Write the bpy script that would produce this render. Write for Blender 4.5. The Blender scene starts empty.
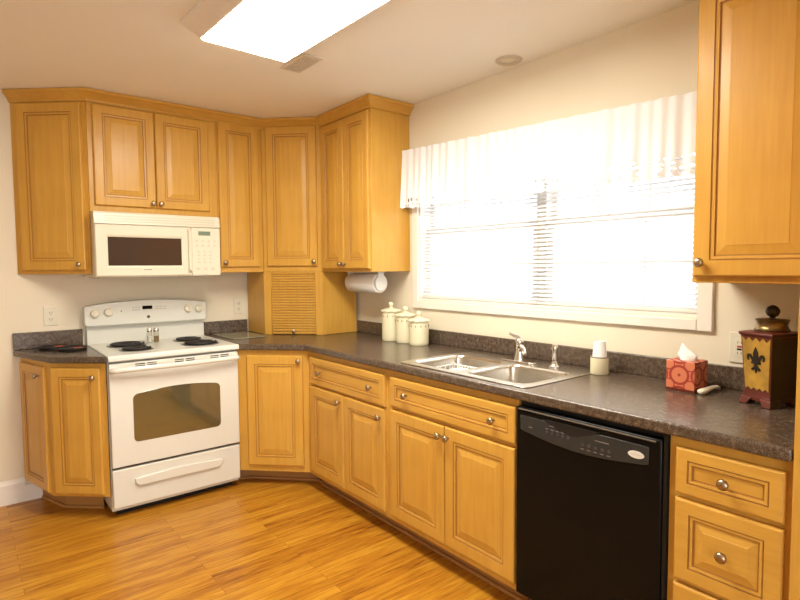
import bpy, bmesh, math, random
from mathutils import Vector, Matrix
random.seed(7)
S = bpy.context.scene
COL = S.collection
PI = math.pi
# ------------------------------------------------------------------ camera
CAM = (-2.2596, -3.8775, 1.3685)
YAW, PITCH, ROLL, FPX = -0.67884, -0.05895, -0.00682, 545.69
_f = Vector((math.sin(-YAW)*math.cos(PITCH), math.cos(YAW)*math.cos(PITCH), math.sin(PITCH)))
_r = Vector((math.cos(YAW), math.sin(YAW), 0)); _u = _r.cross(_f)
_c, _s = math.cos(ROLL), math.sin(ROLL)
_R, _U = _r*_c+_u*_s, _u*_c-_r*_s
cd = bpy.data.cameras.new('camera'); cam = bpy.data.objects.new('camera', cd); COL.objects.link(cam)
cd.sensor_width = 36; cd.lens = FPX/800*36; cd.clip_start = .02
M = Matrix((( _R.x,_U.x,-_f.x,CAM[0]),(_R.y,_U.y,-_f.y,CAM[1]),(_R.z,_U.z,-_f.z,CAM[2]),(0,0,0,1)))
cam.matrix_world = M
S.camera = cam
# ------------------------------------------------------------------ world, lights, exposure
w = bpy.data.worlds.new('sky'); S.world = w; w.use_nodes = True
bg = w.node_tree.nodes['Background']; bg.inputs[0].default_value = (.96, .98, 1, 1); bg.inputs[1].default_value = 1.55
S.view_settings.view_transform = 'Standard'; S.view_settings.look = 'None'
S.view_settings.gamma = 1; S.view_settings.use_curve_mapping = False
S.view_settings.exposure = 1.72
LAMP = 12.5                                            # ceiling fluorescent lens
def portal(loc, rot, sx, sy):
    l = bpy.data.lights.new('daylight_portal', 'AREA'); l.shape = 'RECTANGLE'; l.size = sx; l.size_y = sy
    l.cycles.is_portal = True
    o = bpy.data.objects.new('daylight_portal', l); COL.objects.link(o); o.location = loc; o.rotation_euler = rot
portal((.16, -2.112, 1.56), (0, PI/2, 0), .85, 1.74)
portal((-3.275, -6.62, 1.125), (PI/2, 0, 0), 2.75, 2.25)  # over the added rear opening, out of view
# ------------------------------------------------------------------ materials
def newmat(n):
    m = bpy.data.materials.new(n); m.use_nodes = True
    nt = m.node_tree; b = nt.nodes['Principled BSDF']
    return m, nt, b
def setp(b, **k):
    for a, v in k.items():
        b.inputs[a.replace('_', ' ')].default_value = v
def N(nt, t, **k):
    n = nt.nodes.new(t)
    for a, v in k.items():
        if hasattr(n, a): setattr(n, a, v)
        else: n.inputs[a].default_value = v
    return n
def ramp(nt, stops):
    r = nt.nodes.new('ShaderNodeValToRGB'); e = r.color_ramp.elements
    while len(e) < len(stops): e.new(.5)
    for i, (p, c) in enumerate(stops):
        e[i].position = p; e[i].color = (*c, 1)
    return r
def plain(n, col, rough=.5, metal=0., spec=.5, noise=.04, scale=30, bump=0, **kw):
    m, nt, b = newmat(n); L = nt.links.new
    tc = N(nt, 'ShaderNodeTexCoord'); nz = N(nt, 'ShaderNodeTexNoise'); nz.inputs['Scale'].default_value = scale
    L(tc.outputs['Object'], nz.inputs['Vector'])
    r = ramp(nt, [(.3, [c*(1-noise) for c in col]), (.7, [min(1, c*(1+noise)) for c in col])])
    L(nz.outputs['Fac'], r.inputs[0]); L(r.outputs[0], b.inputs['Base Color'])
    setp(b, Roughness=rough, Metallic=metal); b.inputs['Specular IOR Level'].default_value = spec
    if bump:
        bp = N(nt, 'ShaderNodeBump'); bp.inputs['Strength'].default_value = bump; bp.inputs['Distance'].default_value = .002
        L(nz.outputs['Fac'], bp.inputs['Height']); L(bp.outputs[0], b.inputs['Normal'])
    for a, v in kw.items(): b.inputs[a.replace('_', ' ')].default_value = v
    return m
def wood(n, dark, mid, light, axis='Z', rough=.38, coat=.12):
    m, nt, b = newmat(n); L = nt.links.new
    tc = N(nt, 'ShaderNodeTexCoord'); oi = N(nt, 'ShaderNodeObjectInfo')
    mp = N(nt, 'ShaderNodeMapping'); sc = {'Z': (26, 26, 1.6), 'X': (1.6, 26, 26)}[axis]
    mp.inputs['Scale'].default_value = sc
    ml = N(nt, 'ShaderNodeMath', operation='MULTIPLY'); ml.inputs[1].default_value = 37
    L(oi.outputs['Random'], ml.inputs[0]); L(tc.outputs['Object'], mp.inputs['Vector']); L(ml.outputs[0], mp.inputs['Location'])
    nz = N(nt, 'ShaderNodeTexNoise'); nz.inputs['Scale'].default_value = 2.2; nz.inputs['Detail'].default_value = 6; nz.inputs['Roughness'].default_value = .6
    L(mp.outputs[0], nz.inputs['Vector'])
    n2 = N(nt, 'ShaderNodeTexNoise'); n2.inputs['Scale'].default_value = 5; n2.inputs['Detail'].default_value = 2
    L(tc.outputs['Object'], n2.inputs['Vector'])
    mx = N(nt, 'ShaderNodeMix', data_type='FLOAT'); mx.inputs[0].default_value = .4
    L(nz.outputs['Fac'], mx.inputs[2]); L(n2.outputs['Fac'], mx.inputs[3])
    r = ramp(nt, [(.25, dark), (.5, mid), (.75, light)]); L(mx.outputs[0], r.inputs[0])
    L(r.outputs[0], b.inputs['Base Color'])
    setp(b, Roughness=rough, Coat_Weight=coat, Coat_Roughness=.22); b.inputs['Specular IOR Level'].default_value = .35
    return m
MAPLE = ((.53, .268, .042), (.60, .322, .053), (.66, .375, .070))
m_wood = wood('honey_maple', *MAPLE)
m_woodh = wood('honey_maple_horizontal', *MAPLE, axis='X')
m_groove = plain('groove_brown', (.38, .175, .03), .45)  # darker brown for the grooves of cabinet fronts and roll door
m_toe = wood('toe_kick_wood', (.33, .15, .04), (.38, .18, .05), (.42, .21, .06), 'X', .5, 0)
m_wall = plain('wall_paint', (.78, .695, .54), .65, spec=.25, noise=.012, scale=3)
m_ceil = plain('ceiling_paint', (.90, .885, .83), .8, spec=.2, noise=.012, scale=3)
m_trim = plain('white_trim_paint', (.82, .77, .69), .4, noise=.01)
m_white = plain('white_enamel', (.72, .71, .635), .22, noise=.008)
m_bisque = plain('white_plastic', (.74, .685, .54), .32, noise=.008)
m_grey = plain('pale_grey_print', (.50, .47, .40), .5)
m_black = plain('black_gloss', (.004, .004, .004), .2, spec=.16, noise=0.)
m_blackm = plain('black_matt', (.012, .011, .010), .5, spec=.3)
m_coil = plain('burner_coil_iron', (.02, .018, .017), .55)
m_pan = plain('drip_pan_metal', (.09, .085, .08), .3, metal=.8)
m_nickel = plain('satin_nickel', (.42, .33, .22), .3, metal=1.)
m_chrome = plain('chrome', (.75, .73, .70), .12, metal=1.)
m_glassdark = plain('oven_glass', (.10, .08, .032), .12, spec=1., noise=.02, Coat_Weight=1., Coat_Roughness=.05, Coat_IOR=2.1)
m_mwglass = plain('microwave_glass', (.055, .032, .022), .15, spec=.5, noise=.02)
m_lcd = plain('display_green', (.16, .22, .15), .3)
m_cream = plain('cream_ceramic', (.76, .70, .48), .22, noise=.015)
m_dot = plain('brown_dots', (.25, .15, .07), .4)
m_paper = plain('white_paper', (.86, .84, .80), .8, noise=.01, bump=.25, scale=120)
m_plastic = plain('white_clear_plastic', (.83, .85, .82), .25, noise=.01)
m_tissue = plain('tissue_white', (.88, .87, .85), .9, noise=.02)
m_red = plain('dark_red_lacquer', (.11, .018, .009), .35, noise=.15, scale=12)
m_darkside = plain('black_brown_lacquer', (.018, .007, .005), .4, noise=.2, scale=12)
m_gold = plain('antique_gold', (.42, .235, .032), .45, noise=.28, scale=22)
m_orange_smudge = plain('faded_red_paint', (.45, .13, .02), .5)
m_brass = plain('dark_brass', (.23, .15, .06), .32, metal=.9, noise=.2, scale=15)
m_iron = plain('dark_bronze', (.03, .022, .018), .35, metal=.4)
m_orange = plain('rust_orange_pattern', (.45, .10, .04), .5, noise=.3, scale=80)
m_lace = None
# stainless steel
m_steel, nt, b = newmat('stainless_steel')
tc = N(nt, 'ShaderNodeTexCoord'); mp = N(nt, 'ShaderNodeMapping'); mp.inputs['Scale'].default_value = (6, 400, 60)
nz = N(nt, 'ShaderNodeTexNoise'); nz.inputs['Scale'].default_value = 1
nt.links.new(tc.outputs['Object'], mp.inputs[0]); nt.links.new(mp.outputs[0], nz.inputs['Vector'])
r = ramp(nt, [(.3, (.56, .53, .47)), (.7, (.66, .63, .57))]); nt.links.new(nz.outputs['Fac'], r.inputs[0]); nt.links.new(r.outputs[0], b.inputs['Base Color'])
setp(b, Metallic=1., Roughness=.27)
# speckled laminate
m_lam, nt, b = newmat('speckled_brown_laminate'); L = nt.links.new
tc = N(nt, 'ShaderNodeTexCoord')
v1 = N(nt, 'ShaderNodeTexNoise'); v1.inputs['Scale'].default_value = 260; v1.inputs['Detail'].default_value = 3
v2 = N(nt, 'ShaderNodeTexNoise'); v2.inputs['Scale'].default_value = 60; v2.inputs['Detail'].default_value = 4
L(tc.outputs['Object'], v1.inputs['Vector']); L(tc.outputs['Object'], v2.inputs['Vector'])
mx = N(nt, 'ShaderNodeMix', data_type='FLOAT'); mx.inputs[0].default_value = .4
L(v1.outputs['Fac'], mx.inputs[2]); L(v2.outputs['Fac'], mx.inputs[3])
r = ramp(nt, [(.36, (.030, .018, .011)), (.48, (.080, .054, .036)), (.56, (.115, .080, .055)), (.68, (.26, .195, .14))]); L(mx.outputs[0], r.inputs[0])
L(r.outputs[0], b.inputs['Base Color']); setp(b, Roughness=.25); b.inputs['Specular IOR Level'].default_value = .8
# oak strip floor
m_floor, nt, b = newmat('oak_strip_floor'); L = nt.links.new
tc = N(nt, 'ShaderNodeTexCoord')
bk = N(nt, 'ShaderNodeTexBrick'); bk.offset = .37; bk.offset_frequency = 2; bk.squash = 1
for k, v in (('Scale', 1), ('Mortar Size', .0011), ('Mortar Smooth', .4), ('Bias', 0), ('Brick Width', 1.05), ('Row Height', .060)): bk.inputs[k].default_value = v
bk.inputs['Color1'].default_value = (0, 0, 0, 1); bk.inputs['Color2'].default_value = (1, 1, 1, 1); bk.inputs['Mortar'].default_value = (.5, .5, .5, 1)
L(tc.outputs['Object'], bk.inputs['Vector'])
cx = N(nt, 'ShaderNodeCombineXYZ')
mm = N(nt, 'ShaderNodeMath', operation='MULTIPLY'); mm.inputs[1].default_value = 23; L(bk.outputs['Color'], mm.inputs[0]); L(mm.outputs[0], cx.inputs[0]); L(mm.outputs[0], cx.inputs[1])
ad = N(nt, 'ShaderNodeVectorMath', operation='ADD'); L(tc.outputs['Object'], ad.inputs[0]); L(cx.outputs[0], ad.inputs[1])
mp = N(nt, 'ShaderNodeMapping'); mp.inputs['Scale'].default_value = (2.6, 28, 1); L(ad.outputs[0], mp.inputs[0])
g = N(nt, 'ShaderNodeTexNoise'); g.inputs['Scale'].default_value = 1.6; g.inputs['Detail'].default_value = 7; g.inputs['Roughness'].default_value = .62; g.inputs['Distortion'].default_value = .5
L(mp.outputs[0], g.inputs['Vector'])
mx = N(nt, 'ShaderNodeMix', data_type='FLOAT'); mx.inputs[0].default_value = .16; L(g.outputs['Fac'], mx.inputs[2]); L(bk.outputs['Color'], mx.inputs[3])
r = ramp(nt, [(.30, (.18, .050, .004)), (.40, (.36, .135, .010)), (.52, (.47, .205, .016)), (.66, (.57, .285, .027))]); L(mx.outputs[0], r.inputs[0])
m2 = N(nt, 'ShaderNodeMix', data_type='RGBA'); m2.inputs[7].default_value = (.20, .07, .012, 1)
L(bk.outputs['Fac'], m2.inputs[0]); L(r.outputs[0], m2.inputs[6]); L(m2.outputs[2], b.inputs['Base Color'])
setp(b, Roughness=.36, Coat_Weight=.14, Coat_Roughness=.14); b.inputs['Specular IOR Level'].default_value = .35
# emissive lens of the fluorescent fixture
m_lens, nt, b = newmat('lit_acrylic_lens'); setp(b, Base_Color=(.9, .9, .88, 1), Roughness=.4)
b.inputs['Emission Color'].default_value = (1, .95, .83, 1); b.inputs['Emission Strength'].default_value = LAMP
# clear glass
def glass(n, col=(1, 1, 1), rough=0.):
    m, nt, b = newmat(n); L = nt.links.new
    nt.nodes.remove(b); out = nt.nodes['Material Output']
    gl = N(nt, 'ShaderNodeBsdfGlossy'); gl.inputs['Roughness'].default_value = rough + .03
    tr = N(nt, 'ShaderNodeBsdfTransparent'); tr.inputs[0].default_value = (*col, 1)
    fr = N(nt, 'ShaderNodeFresnel'); fr.inputs[0].default_value = 1.45
    ge = N(nt, 'ShaderNodeNewGeometry'); iv = N(nt, 'ShaderNodeMath', operation='SUBTRACT'); iv.inputs[0].default_value = 1; L(ge.outputs['Backfacing'], iv.inputs[1])
    fm = N(nt, 'ShaderNodeMath', operation='MULTIPLY'); L(fr.outputs[0], fm.inputs[0]); L(iv.outputs[0], fm.inputs[1])
    mx = N(nt, 'ShaderNodeMixShader'); L(fm.outputs[0], mx.inputs[0]); L(tr.outputs[0], mx.inputs[1]); L(gl.outputs[0], mx.inputs[2]); L(mx.outputs[0], out.inputs[0])
    return m
m_glass = glass('window_glass')
m_board = plain('glass_board', (.28, .26, .165), .16)
m_shaker = glass('shaker_glass', (.86, .86, .82))
# blind slats: white vinyl that lets some daylight through
def translucent(n, col, t, transp=0., lace=False):
    m, nt, b = newmat(n); L = nt.links.new; out = nt.nodes['Material Output']; nt.nodes.remove(b)
    d = N(nt, 'ShaderNodeBsdfDiffuse'); d.inputs[0].default_value = (*col, 1)
    t_ = N(nt, 'ShaderNodeBsdfTranslucent'); t_.inputs[0].default_value = (*col, 1)
    mx = N(nt, 'ShaderNodeMixShader'); mx.inputs[0].default_value = t; L(d.outputs[0], mx.inputs[1]); L(t_.outputs[0], mx.inputs[2])
    last = mx
    if transp:
        tp = N(nt, 'ShaderNodeBsdfTransparent'); m3 = N(nt, 'ShaderNodeMixShader'); m3.inputs[0].default_value = transp
        L(last.outputs[0], m3.inputs[1]); L(tp.outputs[0], m3.inputs[2]); last = m3
        if lace:      # open holes in the woven band along the hem
            tc = N(nt, 'ShaderNodeTexCoord'); sp = N(nt, 'ShaderNodeSeparateXYZ'); L(tc.outputs['Object'], sp.inputs[0])
            band = N(nt, 'ShaderNodeMath', operation='LESS_THAN'); band.inputs[1].default_value = .085; L(sp.outputs['Z'], band.inputs[0])
            vo = N(nt, 'ShaderNodeTexVoronoi'); vo.inputs['Scale'].default_value = 60; L(tc.outputs['Object'], vo.inputs['Vector'])
            lt = N(nt, 'ShaderNodeMath', operation='LESS_THAN'); lt.inputs[1].default_value = .34; L(vo.outputs['Distance'], lt.inputs[0])
            mu = N(nt, 'ShaderNodeMath', operation='MULTIPLY'); L(band.outputs[0], mu.inputs[0]); L(lt.outputs[0], mu.inputs[1])
            m4 = N(nt, 'ShaderNodeMixShader'); L(mu.outputs[0], m4.inputs[0]); L(last.outputs[0], m4.inputs[1])
            tp2 = N(nt, 'ShaderNodeBsdfTransparent'); L(tp2.outputs[0], m4.inputs[2]); last = m4
    L(last.outputs[0], out.inputs[0]); return m
m_slat = translucent('white_vinyl_slat', (.72, .72, .73), .05)
m_sheer = translucent('sheer_white_cloth', (.84, .84, .85), .06, .01, True)
# tissue box print: overlapping rings
m_print, nt, b = newmat('coral_ring_print'); L = nt.links.new
tc = N(nt, 'ShaderNodeTexCoord'); mp = N(nt, 'ShaderNodeMapping'); mp.inputs['Scale'].default_value = (1/.078,)*3; L(tc.outputs['Object'], mp.inputs[0])
sp = N(nt, 'ShaderNodeSeparateXYZ'); L(mp.outputs[0], sp.inputs[0])
hs = N(nt, 'ShaderNodeMath', operation='ADD'); L(sp.outputs['X'], hs.inputs[0]); L(sp.outputs['Y'], hs.inputs[1])
def rings(offx, offz):
    cm = N(nt, 'ShaderNodeCombineXYZ')
    for i, (ax, off) in enumerate((('X', offx+.5+.0555/.078), ('Z', offz+.5-.06/.078), ('Y', offx))):
        a = N(nt, 'ShaderNodeMath', operation='ADD'); a.inputs[1].default_value = off; L(hs.outputs[0] if ax == 'X' else sp.outputs[ax], a.inputs[0])
        fr = N(nt, 'ShaderNodeMath', operation='FRACT'); L(a.outputs[0], fr.inputs[0])
        sb = N(nt, 'ShaderNodeMath', operation='SUBTRACT'); sb.inputs[1].default_value = .5; L(fr.outputs[0], sb.inputs[0])
        if i < 2: L(sb.outputs[0], cm.inputs[i])
    ln = N(nt, 'ShaderNodeVectorMath', operation='LENGTH'); L(cm.outputs[0], ln.inputs[0]); return ln.outputs['Value']
B0, B1 = (.62, .19, .09), (.33, .035, .02)
ra = ramp(nt, [(0, B1), (.07, B0), (.30, B0), (.36, B1), (.44, B1), (.48, B0)]); ra.color_ramp.interpolation = 'CONSTANT'
L(rings(0, 0), ra.inputs[0])
rb = ramp(nt, [(0, B0), (.2, B0), (.24, B1), (.30, B0)]); rb.color_ramp.interpolation = 'CONSTANT'
L(rings(.5, .5), rb.inputs[0])
mx = N(nt, 'ShaderNodeMix', data_type='RGBA', blend_type='DARKEN'); mx.inputs[0].default_value = 1
L(ra.outputs[0], mx.inputs[6]); L(rb.outputs[0], mx.inputs[7]); L(mx.outputs[2], b.inputs['Base Color']); setp(b, Roughness=.5)
# ------------------------------------------------------------------ mesh helpers
class MB:
    """collects shapes; build() links them as ONE mesh object"""
    def __init__(s): s.bm = bmesh.new(); s.mi = 0
    def face(s, vs):
        try: f = s.bm.faces.new(vs); f.material_index = s.mi; return f
        except ValueError: return None
    def box(s, a, b_):
        x0, y0, z0 = [min(p) for p in zip(a, b_)]; x1, y1, z1 = [max(p) for p in zip(a, b_)]
        v = [s.bm.verts.new(p) for p in ((x0,y0,z0),(x1,y0,z0),(x1,y1,z0),(x0,y1,z0),(x0,y0,z1),(x1,y0,z1),(x1,y1,z1),(x0,y1,z1))]
        for q in ((3,2,1,0),(4,5,6,7),(0,1,5,4),(1,2,6,5),(2,3,7,6),(3,0,4,7)): s.face([v[i] for i in q])
        return s
    def prism(s, poly, z0, z1, axis='z'):
        """poly in the plane, extruded along axis"""
        if axis == 'z': P = lambda p, h: (p[0], p[1], h)
        elif axis == 'y': P = lambda p, h: (p[0], h, p[1])
        else: P = lambda p, h: (h, p[0], p[1])
        A = [s.bm.verts.new(P(p, z0)) for p in poly]; B = [s.bm.verts.new(P(p, z1)) for p in poly]
        s.face(A[::-1]); s.face(B); n = len(poly)
        for i in range(n): s.face([A[i], A[(i+1) % n], B[(i+1) % n], B[i]])
        return s
    def loops(s, L_, cap0=True, cap1=True, closed=True):
        R = [[s.bm.verts.new(p) for p in l] for l in L_]; n = len(R[0])
        for a, b_ in zip(R, R[1:]):
            for i in range(n if closed else n-1): s.face([a[i], a[(i+1) % n], b_[(i+1) % n], b_[i]])
        if cap0: s.face(R[0][::-1])
        if cap1: s.face(R[-1])
        return s
    def lathe(s, prof, c=(0, 0, 0), n=28, axis='z', cap0=True, cap1=True):
        L_ = []
        for r_, h in prof:
            ring = []
            for i in range(n):
                a = 2*PI*i/n; x, y = r_*math.cos(a), r_*math.sin(a)
                p = {'z': (x, y, h), 'y': (x, h, y), 'x': (h, x, y)}[axis]
                ring.append((c[0]+p[0], c[1]+p[1], c[2]+p[2]))
            L_.append(ring)
        return s.loops(L_, cap0, cap1)
    def tube(s, pts, r_, n=8, closed=False):
        pts = [Vector(p) for p in pts]; L_ = []; m = len(pts); up = None
        for i, p in enumerate(pts):
            a = pts[(i-1) % m] if (closed or i) else p; b_ = pts[(i+1) % m] if (closed or i < m-1) else p
            t = (b_-a).normalized()
            if up is None: up = Vector((0, 0, 1)) if abs(t.z) < .9 else Vector((1, 0, 0))
            e = t.cross(up).normalized(); q = e.cross(t); up = q
            rr = r_[i] if isinstance(r_, (list, tuple)) else r_
            L_.append([p + (e*math.cos(2*PI*k/n) + q*math.sin(2*PI*k/n))*rr for k in range(n)])
        if closed: L_.append(L_[0])
        return s.loops(L_, not closed, not closed)
    def hole_plate(s, outer, holes, z0, z1):
        """flat plate (in XY) with holes"""
        bm = s.bm; es = []; before = set(bm.faces)
        for lp in [outer]+holes:
            vs = [bm.verts.new((p[0], p[1], z1)) for p in lp]
            es += [bm.edges.new((vs[i], vs[(i+1) % len(vs)])) for i in range(len(vs))]
        res = bmesh.ops.triangle_fill(bm, edges=es, use_beauty=True)
        fs = [f for f in bm.faces if f not in before]
        for f in fs: f.material_index = s.mi
        bmesh.ops.recalc_face_normals(bm, faces=fs)
        if fs[0].normal.z < 0: bmesh.ops.reverse_faces(bm, faces=fs)
        bmesh.ops.dissolve_limit(bm, angle_limit=.01, verts=list({v for f in fs for v in f.verts}), edges=list({e for f in fs for e in f.edges}))
        fs = [f for f in bm.faces if f not in before]
        ret = bmesh.ops.extrude_face_region(bm, geom=fs, use_keep_orig=True)
        nv = [g_ for g_ in ret['geom'] if isinstance(g_, bmesh.types.BMVert)]
        for v in nv: v.co.z = z0
        return s
    def build(s, name, mat, parent=None, smooth=None, bevel=0, seg=2, world=False):
        bm = s.bm
        if world and parent is not None:
            Mi = (Matrix.Translation(parent['_loc']) @ Matrix.Rotation(parent['_rz'], 4, 'Z')).inverted()
            bm.transform(Mi)
        bmesh.ops.recalc_face_normals(bm, faces=bm.faces)
        me = bpy.data.meshes.new(name); bm.to_mesh(me); bm.free()
        for m in (mat if isinstance(mat, (list, tuple)) else [mat]): me.materials.append(m)
        if smooth:
            me.shade_smooth(); me.set_sharp_from_angle(angle=math.radians(smooth))
        o = bpy.data.objects.new(name, me); COL.objects.link(o)
        if parent is not None: o.parent = parent
        if bevel:
            bv = o.modifiers.new('bevel', 'BEVEL'); bv.width = bevel; bv.segments = seg; bv.limit_method = 'ANGLE'; bv.angle_limit = math.radians(40)
            bv.harden_normals = False
            me.shade_smooth(); me.set_sharp_from_angle(angle=math.radians(35))
        return o
ROOTS = []
def thing(name, label, cat, loc=(0, 0, 0), rz=0, group=None):
    o = bpy.data.objects.new(name, None); COL.objects.link(o); o.empty_display_size = .05
    o.location = loc; o.rotation_euler = (0, 0, rz); o['label'] = label; o['category'] = cat
    o['_loc'] = list(loc); o['_rz'] = rz; ROOTS.append(o)
    if group: o['group'] = group
    return o
def tag(o, label, cat, group=None):
    o['label'] = label; o['category'] = cat
    if group: o['group'] = group
    return o
def struct(o): o['kind'] = 'structure'; return o
def put(o, root, wloc, wrz):
    """place a child at a world position and heading"""
    rl = Vector(root['_loc']); rz = root['_rz']
    o.location = Matrix.Rotation(-rz, 3, 'Z') @ (Vector(wloc)-rl); o.rotation_euler = (0, 0, wrz-rz)
    return o
def rrect(x0, y0, x1, y1, r_, n=5):
    P = []
    for cx_, cy_, a0 in ((x1-r_, y1-r_, 0), (x0+r_, y1-r_, PI/2), (x0+r_, y0+r_, PI), (x1-r_, y0+r_, 1.5*PI)):
        for i in range(n+1):
            a = a0+PI/2*i/n; P.append((cx_+r_*math.cos(a), cy_+r_*math.sin(a)))
    return P
# ------------------------------------------------------------------ structure
H = 2.39
XL, YR = -4.7, -6.6
struct(MB().box((XL-.15, YR-.15, -.05), (.15, .15, 0)).build('floor', m_floor))
struct(MB().box((XL-.15, YR-.15, H), (.15, .15, H+.1)).build('ceiling', m_ceil))
struct(MB().box((XL-.15, 0, 0), (.15, .15, H)).build('wall_back', m_wall))
WY0, WY1, WZ0, WZ1 = -1.27, -2.955, 1.165, 1.955
m = MB()
m.box((0, YR-.15, 0), (.14, 0, WZ0)).box((0, YR-.15, WZ1), (.14, 0, H)).box((0, WY0, WZ0), (.14, 0, WZ1)).box((0, YR-.15, WZ0), (.14, WY1, WZ1))
struct(m.build('wall_right', m_wall))
struct(MB().box((XL-.15, YR-.15, 0), (XL, 0, H)).build('wall_left', m_wall))
m = MB().box((XL, YR-.15, 0), (-4.65, YR, H)).box((-1.9, YR-.15, 0), (0, YR, H)).box((-4.65, YR-.15, 2.25), (-1.9, YR, H))  # unseen; opening added and sized to let fill daylight in from behind
struct(m.build('wall_rear', m_wall))
def basepoly(x0, x1, h): return h
m = MB().prism([(-.001, 0), (-.014, 0), (-.014, .115), (-.009, .128), (-.006, .142), (-.001, .142)], -4.699, -2.006, 'x')
m.box((-2.006, -.001, 0), (-1.922, -.014, .098))
struct(m.build('baseboard_back', m_trim))
# window: casing, frames, sashes, muntins, panes
win = bpy.data.objects.new('window_1', None); COL.objects.link(win); win['kind'] = 'structure'
cw = .052
m = MB()
for a, b_ in (((-.018, WY0+cw-.006, WZ0-cw), (-.001, WY0-.006, WZ1+cw)), ((-.018, WY1+.006, WZ0-cw), (-.001, WY1-cw, WZ1+cw)),
              ((-.018, WY0-.006, WZ0-cw), (-.001, WY1+.006, WZ0-.006)), ((-.018, WY0-.006, WZ1+.006), (-.001, WY1+.006, WZ1+cw))): m.box(a, b_)
m.build('casing', m_trim, win, bevel=.004)
m = MB()
for a, b_ in (((0, WY0, WZ0), (.139, WY0-.012, WZ1)), ((0, WY1+.012, WZ0), (.139, WY1, WZ1)), ((0, WY0-.012, WZ0), (.139, WY1+.012, WZ0+.012)), ((0, WY0-.012, WZ1-.012), (.139, WY1+.012, WZ1)),
              ((.045, -2.135, WZ0+.012), (.139, -2.195, WZ1-.012))): m.box(a, b_)
m.build('window_frame', m_trim, win)
for ya, yb in ((WY0-.012, -2.135), (-2.195, WY1+.012)):
    for z0, z1, x0 in ((WZ0+.012, 1.605, .06), (1.575, WZ1-.012, .095)):
        m = MB(); t = .035; x1 = x0+.03
        m.box((x0, ya, z0), (x1, ya-t, z1)).box((x0, yb+t, z0), (x1, yb, z1)).box((x0, ya-t, z0), (x1, yb+t, z0+t)).box((x0, ya-t, z1-t), (x1, yb+t, z1))
        for k in (1, 2):
            yy = ya+(yb-ya)*k/3; m.box((x0+.008, yy-.008, z0+t), (x1-.008, yy+.008, z1-t))
        zz = (z0+z1)/2; m.box((x0+.009, ya-t, zz-.008), (x1-.009, yb+t, zz+.008))
        sa = m.build('sash', m_trim, win)
        MB().box((x0+.013, ya-t, z0+t), (x0+.017, yb+t, z1-t)).build('pane', m_glass, sa)
# ------------------------------------------------------------------ cabinet parts
m_k = (m_nickel,)
def knob(parent, x, z, y=-.02, r_=.0155):
    MB().lathe([(.006, y), (.0055, y-.012), (.010, y-.016), (r_, y-.020), (r_*1.02, y-.024), (r_*.8, y-.029), (.004, y-.031)], (x, 0, z), 20, 'y').build('knob', m_nickel, parent, smooth=50)
    parent.children[-1]['label'] = 'round satin metal knob'
RAISED = [(0, 0), (0, -.014), (.002, -.0175), (.006, -.02), (.052, -.02), (.0535, -.0165), (.0565, -.0165), (.058, -.0185), (.066, -.0175), (.0675, -.0125), (.0715, -.0125), (.100, -.0175), (.1015, -.0185)]
FLAT = [(0, 0), (0, -.014), (.002, -.0175), (.006, -.02), (.034, -.02), (.0355, -.0165), (.038, -.0165), (.0395, -.0185), (.046, -.0175), (.0475, -.0125), (.051, -.0125), (.053, -.0128)]
def panel(name, root, wloc, wrz, wd, ht, knobs=(), prof=RAISED, mat=None, k=1.):
    """raised-panel front: x across, z up, front towards -y"""
    m = MB(); P = [(a*k if a > .006 else a, b_) for a, b_ in prof]
    loops = [[(i, y, i), (wd-i, y, i), (wd-i, y, ht-i), (i, y, ht-i)] for i, y in P]
    R = [[m.bm.verts.new(p) for p in l] for l in loops]
    for j, (a, b_) in enumerate(zip(R, R[1:])):
        m.mi = 1 if j in (4, 5, 8, 9) else 0  # groove rings take the darker brown
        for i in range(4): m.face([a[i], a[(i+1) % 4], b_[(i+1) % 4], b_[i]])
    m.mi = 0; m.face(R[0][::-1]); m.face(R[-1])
    o = m.build(name, [mat or m_wood, m_groove], root)
    put(o, root, wloc, wrz)
    for x, z in knobs: knob(o, x, z)
    return o
RW = -PI/2            # heading of everything on the window wall
ZU, ZT = 1.345, 2.352  # wall cabinets
U, D = .305, .61
XSL, XSR = -1.660, -.914
def prism_body(root, poly, z0, z1, mat=None, name='body', bevel=.002):
    return MB().prism(poly, z0, z1).build(name, mat or m_wood, root, world=True, bevel=bevel, seg=1)
# --- wall cabinets
XE = -1.9985
ang = math.atan2(-U, XSL-XE)
c = thing('wall_cabinet', 'angled maple end wall cabinet left of microwave, one tall door', 'cabinet', (XE, 0, ZU), ang, 'maple wall cabinets')
prism_body(c, [(XE+.004, -.002), (XSL-.001, -U), (XSL-.001, -.002)], ZU, ZT)
dx, dy = math.cos(ang), math.sin(ang); ln = math.hypot(U, XSL-XE)
panel('door', c, (XE+.048*dx, 0+.048*dy, ZU+.022), ang, ln-.075, .95, [(ln-.075-.03, .032)])
c = thing('wall_cabinet', 'short two-door maple wall cabinet directly above the microwave', 'cabinet', (XSL, -U, 1.703), 0, 'maple wall cabinets')
MB().box((XSL, -U, 1.704), (XSR-.001, -.002, ZT)).build('body', m_wood, c, world=True, bevel=.002, seg=1)
panel('door', c, (-1.633, -U, 1.742), 0, .331, .573, [(.331-.02, .026)], k=.92)
panel('door', c, (-1.297, -U, 1.742), 0, .323, .573, [(.02, .026)], k=.92)
c = thing('wall_cabinet', 'narrow single-door maple wall cabinet between microwave and corner cabinet', 'cabinet', (XSR, -U, ZU), 0, 'maple wall cabinets')
MB().box((XSR, -U, ZU), (-.602, -.002, ZT)).build('body', m_wood, c, world=True, bevel=.002, seg=1)
panel('door', c, (-.908, -U, ZU+.036), 0, .277, .952, [(.024, .03)])
c = thing('wall_cabinet', 'diagonal corner maple wall cabinet above the roll-front cupboard', 'cabinet', (-.60, -U, ZU), -PI/4, 'maple wall cabinets')
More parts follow.
